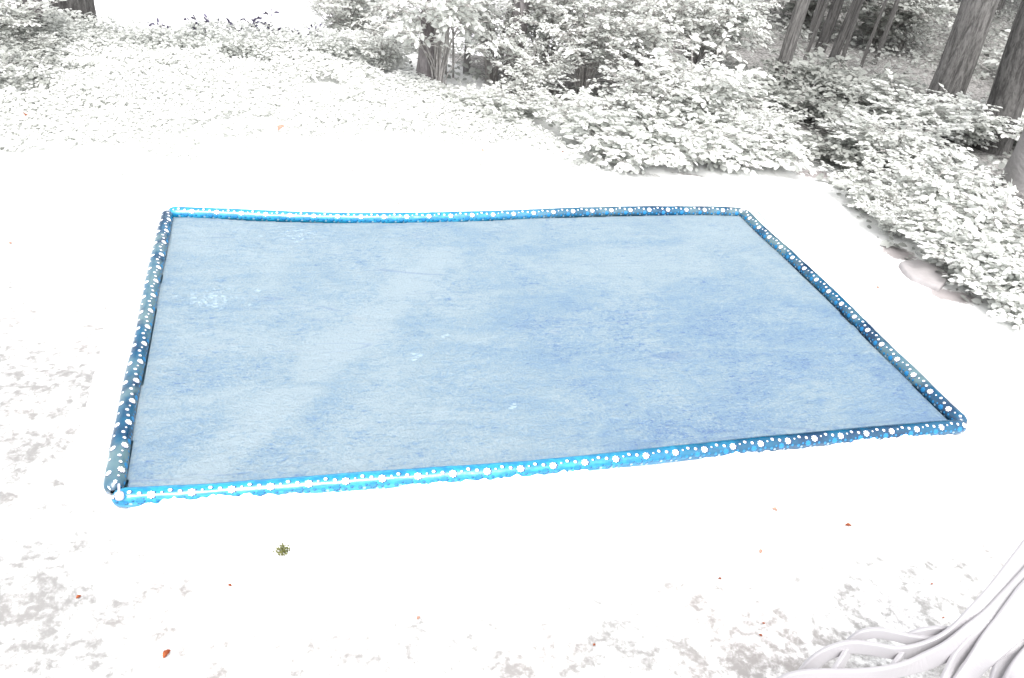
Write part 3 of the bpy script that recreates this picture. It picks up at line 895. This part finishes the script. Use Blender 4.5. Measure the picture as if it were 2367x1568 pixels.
bank_px = [(-260, 470), (150, 425), (420, 405), (800, 398), (1150, 396), (1420, 398), (1300, 340), (1130, 280), (985, 205), (900, 140), (790, 130), (740, 122), (480, 108), (240, 96), (80, 74), (-300, 50)]
BANK = [tuple(at(*p)[:2]) for p in bank_px]
B_EDGE = [tuple(at(*p)[:2]) for p in bank_px[:6]]


def h_bank(X, Y, g):
    d = seg_dist(X, Y, B_EDGE)
    rise = sstep(0, 0.8, d)
    clump = fbm(X * 1.6 + 5, Y * 1.6, 3)
    hgt = (0.022 + 0.065 * rise + 0.06 * sstep(1.2, 2.6, d)) * (0.35 + 1.3 * clump)
    H = hgt * g.uniform(0.15, 1.0, len(X)) ** 0.6
    dens = 0.10 + 0.90 * sstep(0.0, 1.1, d + 1.5 * (fbm(X * 3, Y * 3 + 9, 3) - 0.5))
    gap = fbm(X * 2.6 + 31, Y * 3.4, 4)
    keep = (g.uniform(0, 1, len(X)) < dens) & (gap > 0.37 + 0.05 * sstep(1.2, 0.2, d))
    return H, keep


cover('bank_undergrowth', BANK, 110000, 0.034, h_bank, M['cover'], 3, 'snow white low leafy undergrowth covering the bank behind the far tube', up=0.22, wide=0.38)

floor_px = [(1780, 360), (1850, 392), (1920, 430), (1985, 512), (2060, 580), (2140, 640), (2230, 715), (2380, 760), (2600, 700), (2600, 100), (2400, -60), (1600, -80), (1300, -60), (800, -60), (780, 60), (900, 150), (985, 210), (1130, 285), (1300, 345), (1480, 380)]
FLOOR = [tuple(at(*p)[:2]) for p in floor_px]


def h_floor(X, Y, g):
    d = seg_dist(X, Y, WOOD_EDGE)
    H = (0.03 + 0.20 * fbm(X * 1.8, Y * 1.8 + 4, 3) * sstep(0, 0.6, d)) * g.uniform(0.2, 1, len(X))
    q = at(1850, 350); e = np.exp(-(((X - q.x) / 0.36) ** 2 + ((Y - q.y) / 0.24) ** 2))
    keep = (fbm(X * 2.3 + 7, Y * 2.3, 3) > 0.44) & (e < 0.45)
    return H, keep


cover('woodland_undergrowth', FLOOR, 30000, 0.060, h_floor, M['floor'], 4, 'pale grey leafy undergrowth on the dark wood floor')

CREST = [tuple(at(*p)[:2]) for p in ((-200, 170), (100, 190), (300, 150), (560, 150), (800, 165), (880, 130), (800, 118), (740, 116), (480, 103), (240, 91), (80, 66), (-250, 45))]


def h_crest(X, Y, g):
    H = (0.05 + 0.26 * fbm(X * 2.2 + 9, Y * 2.2, 3)) * g.uniform(0.25, 1.0, len(X))
    t = np.clip((shore_d(X, Y) + 0.9) / 0.8, 0, 1)
    return H * (0.6 + 0.5 * t), g.uniform(0, 1, len(X)) < 0.25 + 0.75 * t


cover('crest_undergrowth', CREST, 26000, 0.036, h_crest, M['crest'], 6, 'fine leaved light grey undergrowth along the crest of the bank', up=0.5)

THICK = [tuple(at(*p)[:2]) for p in ((860, 10), (1150, 40), (1500, 60), (1750, 70), (1830, 110), (2000, 120), (2130, 140), (2330, 190), (2600, 330), (2900, 0), (2700, -170), (2200, -220), (1700, -240), (1200, -190), (860, -90))]


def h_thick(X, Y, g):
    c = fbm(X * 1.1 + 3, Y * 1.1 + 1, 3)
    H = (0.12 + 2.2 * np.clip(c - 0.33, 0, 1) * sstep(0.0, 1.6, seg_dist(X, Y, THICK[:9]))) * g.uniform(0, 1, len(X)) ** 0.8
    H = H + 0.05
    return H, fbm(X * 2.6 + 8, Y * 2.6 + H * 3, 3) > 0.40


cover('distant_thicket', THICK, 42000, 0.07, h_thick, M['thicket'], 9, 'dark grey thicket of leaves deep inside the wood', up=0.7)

# --- shoots on the crest of the bank, dark against the white lake
def shoot(px, py, h, n, lean, label, seed):
    g = np.random.default_rng(seed)
    b = at(px, py, 0.0); b.z = float(ground_z(np.array([b.x]), np.array([b.y]))[0])
    root = empty('young_shoot', b)
    pts = np.array([(lean * h * t ** 1.6, 0.01 * math.sin(5 * t), h * t) for t in np.linspace(0, 1, 7)])
    mb = MB(); mb.tube(pts, np.linspace(0.004, 0.0015, 7), 5)
    pos, dr, up = [], [], []
    for k in range(n):
        t = 0.3 + 0.7 * (k + 0.5) / n; f = t * 6; a = min(int(f), 5); p = pts[a] + (pts[a + 1] - pts[a]) * (f - a)
        az = k * 2.4 + g.uniform(-0.5, 0.5)
        d = np.array([math.cos(az), math.sin(az), g.uniform(0.2, 0.9)])
        if k % 3 == 0:
            e = p + d * g.uniform(0.04, 0.11); mb.tube([p, e], [0.002, 0.001], 4, False)
            for j in range(3):
                pos.append(p + (e - p) * (0.5 + 0.25 * j)); dr.append(d + g.normal(0, 0.6, 3)); up.append(g.normal(0, 0.7, 3) + np.array([0, -0.6, 0.5]))
        else:
            pos.append(p); dr.append(d); up.append(g.normal(0, 0.6, 3) + np.array([0, -0.6, 0.5]))
    mb.build('stem', M['twig'], root)
    V, F = leaf_cloud(pos, dr, up, 0.042 * g.uniform(0.6, 1.3, len(pos)), 0.26)
    mesh_obj('leaves', V, F, M['dark_leaf'], root)
    return tag(root, label, 'plant', 'young shoots on the crest of the bank')


for k, (px, py, h, n, ln, lb) in enumerate((
        (455, 114, 0.27, 17, 0.05, 'tall dark leaved shoot second left of the tallest on the bank crest'),
        (585, 120, 0.29, 20, 0.15, 'dark leaved shoot leaning beside the tallest one on the crest'),
        (622, 122, 0.36, 20, 0.1, 'tallest dark leaved shoot on the bank crest against the lake'),
        (375, 110, 0.2, 14, 0.1, 'short dark shoot on the crest nearest the dark trunk'),
        (730, 126, 0.22, 14, 0.1, 'dark shoot right of the tallest, in the crest middle'),
        (505, 115, 0.22, 13, -0.1, 'short dark shoot just right of the second tall one'),
        (690, 124, 0.19, 12, 0.0, 'shortest dark shoot between two taller ones near the crest middle'),
        (545, 117, 0.2, 13, 0.1, 'short dark shoot on the crest left of the leaning pair'))):
    shoot(px, py, h, n, ln, lb, 50 + k)


# ---------------------------------------------------------------- small things on the snow
def gz(p): return float(ground_z(np.array([p.x]), np.array([p.y]))[0])


def fallen_leaf(px, py, size, mat, label, seed):
    g = np.random.default_rng(seed)
    p = at(px, py, 0.0); z = gz(p)
    if py < 430: z += 0.14
    n = 9; V = []; F = []
    for i in range(n):
        t = i / (n - 1); w = 0.32 * math.sin(math.pi * min(1, t * 0.95 + 0.04)) ** 0.75 * (1 + 0.25 * (i % 2) * g.uniform(0.2, 1))
        zc = 0.10 * math.sin(t * 3.0) + 0.05
        for s in (-1, -0.5, 0, 0.5, 1):
            V.append(((t - 0.5), s * w, zc + 0.55 * w * s * s * g.uniform(0.7, 1.2)))
    for i in range(n - 1):
        for j in range(4): F.append((i * 5 + j, i * 5 + j + 1, (i + 1) * 5 + j + 1, (i + 1) * 5 + j))
    nb = len(V)
    for a in ((0.5, 0.008, 0.06), (0.5, -0.008, 0.06), (0.72, -0.006, 0.10), (0.72, 0.006, 0.10)): V.append(a)
    F.append((nb, nb + 1, nb + 2, nb + 3))
    o = mesh_obj('fallen_leaf', np.array(V) * size, F, mat)
    o.location = (p.x, p.y, z + 0.003); o.rotation_euler = (g.normal(0, 0.2), g.normal(0, 0.2), g.uniform(0, 6.28))
    return tag(o, label, 'leaf', 'fallen leaves on the snow')


LV = [
    (387, 1516, 0.030, 'rust', 'largest curled orange leaf, on the snow near the bottom left'),
    (1960, 1219, 0.026, 'rust', 'dark rust leaf on the snow below the right part of the near tube'),
    (70, 316, 0.05, 'rust', 'orange leaf on the white undergrowth at the far left'),
    (653, 345, 0.062, 'rose', 'faded pink leaf on the undergrowth above the far tube'),
    (183, 1385, 0.016, 'rust', 'small brown leaf on grey snow below the near left corner'),
    (185, 1005, 0.012, 'rust', 'tiny red leaf on the snow left of the left tube, near its lower end'),
    (193, 1118, 0.014, 'rose', 'faint pink leaf fragment just outside the near left corner'),
    (532, 1358, 0.013, 'rust', 'tiny rust leaf below the green seedling to its left'),
    (1790, 1179, 0.024, 'rose', 'pale pink leaf under the near tube, left of the dark rust one'),
    (2027, 672, 0.028, 'rose', 'pinkish leaf on the snow right of the right tube'),
    (25, 563, 0.022, 'rose', 'small pink leaf on the snow at the far left edge'),
    (1663, 1342, 0.012, 'rust', 'tiny rust sliver on the snow in the right foreground'),
    (1757, 1277, 0.018, 'rose', 'tan leaf bit below the pale pink leaf in the right foreground'),
    (2153, 1352, 0.009, 'rust', 'tiny round rust speck left of the chair back'),
    (2180, 1430, 0.010, 'rust', 'tiny rust speck right above the white chair'),
    (1757, 1472, 0.012, 'rust', 'tiny rust leaf left of the chair, beside a grey patch'),
    (1764, 1444, 0.010, 'rust', 'tiny rust leaf just above another near the chair'),
    (1373, 1493, 0.011, 'rust', 'tiny rust leaf at the bottom centre of the snow'),
    (967, 1433, 0.014, 'rose', 'pale pink sliver in the foreground centre left'),
    (920, 472, 0.020, 'rose', 'tan bit on the snow just behind the middle of the far tube'),
    (880, 446, 0.016, 'rose', 'tiny tan bit behind the far tube, furthest from it'),
    (1110, 396, 0.028, 'rose', 'pinkish leaf at the edge of the undergrowth, centre'),
    (1293, 399, 0.02, 'rust', 'rust fleck at the lawn edge below the thicket, left'),
    (1435, 398, 0.02, 'rust', 'rust fleck at the lawn edge below the thicket, right'),
    (187, 1117, 0.01, 'rust', 'tiny red fleck beside a faint pink leaf fragment'),
    (700, 1333, 0.014, 'rose', 'pale pink fleck on the snow below the green seedling'),
    (362, 1292, 0.018, 'rose', 'pink flecked leaf on grey snow below the near tube left end'),
]
LV = [l for l in LV if l[0] not in (187, 193, 700, 362)]
for k, (px, py, s, m, lb) in enumerate(LV): fallen_leaf(px, py, s, M[m], lb, 100 + k)

# green seedling
p = at(653, 1278); g0 = np.random.default_rng(77)
sd = empty('seedling', (p.x, p.y, gz(p)))
mb = MB(); pos, dr, up = [], [], []
for k in range(24):
    a = k * 2.4; r = 0.021 * math.sqrt(g0.uniform(0.02, 1)); e = np.array([r * math.cos(a), r * math.sin(a), g0.uniform(0.006, 0.022)])
    mb.tube([np.array([0, 0, -0.002]), e * np.array([0.6, 0.6, 0.9]), e], 0.0006, 4, False)
    for j in range(5):
        pos.append(e + g0.normal(0, 0.003, 3)); b = g0.uniform(0, 6.28); dr.append((math.cos(b), math.sin(b), 0.2)); up.append(g0.normal(0, 0.3, 3) + np.array([0, 0, 1]))
mb.build('stems', M['olive'], sd)
V, F = leaf_cloud(pos, dr, up, 0.0075 * g0.uniform(0.6, 1.2, len(pos)), 0.42)
mesh_obj('leaves', V, F, M['olive'], sd)
tag(sd, 'small olive green seedling growing out of the snow below the near tube', 'plant')

# flat pink stone at the wood edge
st_px = [(2080, 607), (2120, 601), (2160, 612), (2190, 632), (2186, 652), (2172, 668), (2140, 656), (2108, 642), (2090, 625)]
tp = np.array([at(x, y, 0.035) for x, y in st_px]); c0 = tp.mean(0)
rings = [(1.02, -0.05), (1.01, 0.020), (0.985, 0.029), (0.96, 0.031), (0.6, 0.032), (0.25, 0.032)]
V = []; n = len(tp)
dense = []
for i in range(n):
    for t in np.linspace(0, 1, 5, endpoint=False): dense.append(tp[i] * (1 - t) + tp[(i + 1) % n] * t)
dense = np.array(dense) - c0; n = len(dense)
for s, z in rings:
    for i, q in enumerate(dense):
        k = 1 + 0.03 * (vnoise(i * 0.9, s * 7) - 0.5)
        V.append((q[0] * s * k, q[1] * s * k, z + 0.005 * (vnoise(q[0] * s * 25, q[1] * s * 25) - 0.5)))
F = [(r * n + i, r * n + (i + 1) % n, (r + 1) * n + (i + 1) % n, (r + 1) * n + i) for r in range(len(rings) - 1) for i in range(n)]
F.append(tuple((len(rings) - 1) * n + i for i in range(n)))
so = mesh_obj('flagstone', V, F, M['stone'])
so.location = (c0[0], c0[1], gz(Vector(c0)))
tag(so, 'flat pinkish stone slab at the edge of the wood on the right', 'stone')

# faint blue strip on the snow outside the right tube
pts = [at(x, y, 0) for x, y in ((1752, 492), (1776, 516), (1802, 545), (1830, 575), (1858, 606))]
V = []; F = []
for i, q in enumerate(pts):
    w = 0.012 * (0.5, 1, 1, 0.8, 0.3)[i]; z = max(gz(q), 0) + 0.006
    for dx, dz in ((-w, 0), (0, 0.003), (w, 0)): V.append((q.x + dx, q.y + dx * 0.3, z + dz))
    if i: F += [((i - 1) * 3, (i - 1) * 3 + 1, i * 3 + 1, i * 3), ((i - 1) * 3 + 1, (i - 1) * 3 + 2, i * 3 + 2, i * 3 + 1)]
rb = mesh_obj('plastic_strip', V, F, M['ribbon'])
md = rb.modifiers.new('thick', 'SOLIDIFY'); md.thickness = 0.003
tag(rb, 'faint pale blue strip lying on the snow outside the right tube', 'strip')

# ---------------------------------------------------------------- white resin chair, near right corner
chair = empty('resin_chair', (0, 0, 0))
tag(chair, 'white resin garden chair with wavy slats in the bottom right corner', 'chair')


def zp(x, y): return ((2960 + x / 2.69) * 0.61641, (2040 + y / 2.69) * 0.61641)


def slat(name, pts, wid, thick=0.012, n=60):
    """pts: (zoom x, zoom y, height z); a strap whose broad side faces the front of the chair"""
    P = []
    for x, y, z in pts:
        e = z - Z0
        P.append(at(*zp(x, y), Z0 + (e if e < 0.03 else 0.03 + (e - 0.03) * 0.45)))
    P = np.array(P)
    s = np.r_[0, np.cumsum(np.linalg.norm(np.diff(P, axis=0), axis=1))]
    q = np.linspace(0, s[-1], n)
    # Catmull-Rom through the points
    def cr(vals):
        out = []
        for x in q:
            i = min(np.searchsorted(s, x, 'right') - 1, len(s) - 2); i = max(i, 0)
            h = s[i + 1] - s[i]; t = (x - s[i]) / h
            m0 = (vals[i + 1] - vals[max(i - 1, 0)]) / (s[i + 1] - s[max(i - 1, 0)]) * h
            j = min(i + 2, len(s) - 1); m1 = (vals[j] - vals[i]) / (s[j] - s[i]) * h
            out.append((2 * t**3 - 3 * t**2 + 1) * vals[i] + (t**3 - 2 * t**2 + t) * m0 + (-2 * t**3 + 3 * t**2) * vals[i + 1] + (t**3 - t**2) * m1)
        return np.array(out)
    C = np.stack([cr(P[:, k]) for k in range(3)], 1)
    w = 1.22 * np.interp(q / s[-1], np.linspace(0, 1, len(wid)), wid)
    tan = np.gradient(C, axis=0); tan /= np.linalg.norm(tan, axis=1)[:, None]
    # the strap is tipped: its broad face looks to the chair's near side and up
    k = sstep(0.42, 0.50, C[:, 2])[:, None]
    cd = np.array([0, 0, CAM_H]) - C; cd /= np.linalg.norm(cd, axis=1)[:, None]
    ref = np.array([[-0.1, -0.95, 0.22]]) * (1 - k) + cd * k
    lat = np.cross(tan, ref); lat /= np.linalg.norm(lat, axis=1)[:, None]
    nor = np.cross(lat, tan)
    prof = [(-0.5, -0.5), (-0.5, 0.2), (-0.44, 0.5), (0.44, 0.5), (0.5, 0.2), (0.5, -0.5)]
    V = []
    for i in range(n):
        for a, b in prof: V.append(C[i] + lat[i] * a * w[i] + nor[i] * b * thick)
    m = len(prof)
    F = [(i * m + k, (i + 1) * m + k, (i + 1) * m + (k + 1) % m, i * m + (k + 1) % m) for i in range(n - 1) for k in range(m)]
    F += [tuple(range(m)), tuple((n - 1) * m + k for k in range(m))[::-1]]
    o = mesh_obj(name, V, F, M['resin'], chair, smooth=False)
    bv = o.modifiers.new('bevel', 'BEVEL'); bv.width = 0.002; bv.segments = 2; bv.limit_method = 'ANGLE'
    return o


Z0 = 0.40
slat('seat_slat', [(1150, 990, Z0 - .03), (1240, 930, Z0), (1380, 890, Z0 + .02), (1520, 878, Z0 + .02), (1680, 880, Z0 + .015), (1860, 850, Z0 + .03)], [0.022, 0.024, 0.022])
slat('seat_slat', [(560, 1070, Z0 - .05), (640, 985, Z0 - .01), (740, 920, Z0 + .015), (870, 898, Z0 + .025), (1020, 920, Z0 + .02), (1220, 965, Z0 + .005), (1450, 985, Z0), (1700, 930, Z0 + .02), (1900, 800, Z0 + .07)], [0.024, 0.026, 0.026, 0.028, 0.03])
slat('seat_slat', [(100, 1400, Z0 - .09), (170, 1290, Z0 - .05), (290, 1170, Z0 - .01), (440, 1085, Z0 + .015), (620, 1040, Z0 + .025), (830, 1060, Z0 + .02), (1060, 1098, Z0 + .005), (1300, 1075, Z0), (1520, 1000, Z0 + .02), (1760, 860, Z0 + .08), (2000, 655, Z0 + .18), (2200, 450, Z0 + .27), (2420, 200, Z0 + .38), (2650, -60, Z0 + .5)], [0.032, 0.032, 0.033, 0.040, 0.056, 0.070, 0.085])
slat('seat_slat', [(-120, 1440, Z0 - .04), (60, 1365, Z0), (300, 1340, Z0 + .02), (700, 1335, Z0 + .02), (1000, 1300, Z0 + .01), (1300, 1215, Z0), (1550, 1110, Z0 + .03), (1800, 960, Z0 + .09), (2050, 800, Z0 + .17), (2250, 620, Z0 + .25), (2450, 430, Z0 + .34), (2700, 190, Z0 + .46)], [0.036, 0.036, 0.040, 0.050, 0.066, 0.080])
slat('seat_slat', [(1560, 1460, Z0), (1600, 1340, Z0 + .01), (1660, 1205, Z0 + .02), (1760, 1080, Z0 + .05), (1900, 960, Z0 + .10), (2080, 850, Z0 + .16)], [0.032, 0.030, 0.034, 0.036])
slat('back_slat', [(1700, 1460, Z0), (1850, 1265, Z0 + .04), (2000, 1085, Z0 + .11), (2150, 915, Z0 + .18), (2330, 740, Z0 + .26), (2520, 560, Z0 + .34), (2760, 330, Z0 + .45)], [0.045, 0.05, 0.064, 0.09, 0.10])
slat('back_slat', [(2070, 1460, Z0 + .02), (2110, 1310, Z0 + .04), (2180, 1150, Z0 + .08), (2300, 990, Z0 + .15), (2480, 850, Z0 + .23), (2760, 640, Z0 + .34)], [0.034, 0.034, 0.038, 0.05])
slat('back_slat', [(2170, 1560, Z0 + .02), (2330, 1350, Z0 + .09), (2500, 1160, Z0 + .17), (2760, 880, Z0 + .29)], [0.055, 0.062, 0.07])
slat('cross_rail', [(440, 1375, Z0 + .005), (500, 1250, Z0 + .01), (590, 1080, Z0 + .01)], [0.030, 0.028, 0.028], n=20)
slat('cross_rail', [(1020, 1310, Z0), (1090, 1190, Z0), (1150, 1100, Z0 - .005)], [0.028, 0.024, 0.024], n=20)
slat('cross_rail', [(1420, 1190, Z0 + .0), (1600, 1075, Z0 + .02), (1880, 900, Z0 + .07)], [0.03, 0.04, 0.05], n=20)
# legs and a rear post, outside the picture
for x, y, z, dx in ((250, 1420, Z0 - .02, -0.04), (1700, 1000, Z0 + .0, 0.02), (1500, 1700, Z0 - .02, -0.04), (2700, 1200, Z0 + .25, 0.08)):
    a = at(*zp(x, y), z)
    if (x, y) == (1700, 1000): continue
    mb = MB(); mb.tube([a, a + Vector((dx * 0.5, -0.02, -z * 0.5)), Vector((a.x + dx, a.y - 0.03, 0.0))], [0.026, 0.022, 0.019], 12)
    mb.build('leg', M['resin'], chair)

# ---------------------------------------------------------------- light
SUN_EL, SUN_AZ = R(62), R(172)        # high, from behind the camera, through thin cloud
w = bpy.data.worlds.new('World'); scene.world = w; w.use_nodes = True
nt = w.node_tree; nt.nodes.clear()
sky = nt.nodes.new('ShaderNodeTexSky'); sky.sky_type = 'NISHITA'; sky.sun_disc = False
sky.sun_elevation = SUN_EL; sky.sun_rotation = SUN_AZ
sky.air_density = 1.0; sky.dust_density = 4.0; sky.ozone_density = 1.0
hs = nt.nodes.new('ShaderNodeHueSaturation'); hs.inputs['Saturation'].default_value = 0.10
bg = nt.nodes.new('ShaderNodeBackground'); bg.inputs[1].default_value = 0.15
ow = nt.nodes.new('ShaderNodeOutputWorld')
nt.links.new(sky.outputs[0], hs.inputs['Color']); nt.links.new(hs.outputs[0], bg.inputs[0]); nt.links.new(bg.outputs[0], ow.inputs[0])
sd_ = bpy.data.lights.new('sun', 'SUN'); sd_.energy = 1.0; sd_.angle = R(28); sd_.color = (1.0, 0.97, 0.94)
so_ = bpy.data.objects.new('sun', sd_); COL.objects.link(so_)
# nishita: rotation 0 -> sun at +Y, growing clockwise seen from above
dirv = Vector((math.sin(SUN_AZ) * math.cos(SUN_EL), math.cos(SUN_AZ) * math.cos(SUN_EL), math.sin(SUN_EL)))
so_.rotation_euler = dirv.to_track_quat('Z', 'Y').to_euler()

scene.view_settings.view_transform = 'Standard'
scene.view_settings.look = 'None'
scene.view_settings.gamma = 1.0
scene.view_settings.exposure = 1.4
scene.cycles.max_bounces = 12
scene.cycles.diffuse_bounces = 8
scene.cycles.transmission_bounces = 8
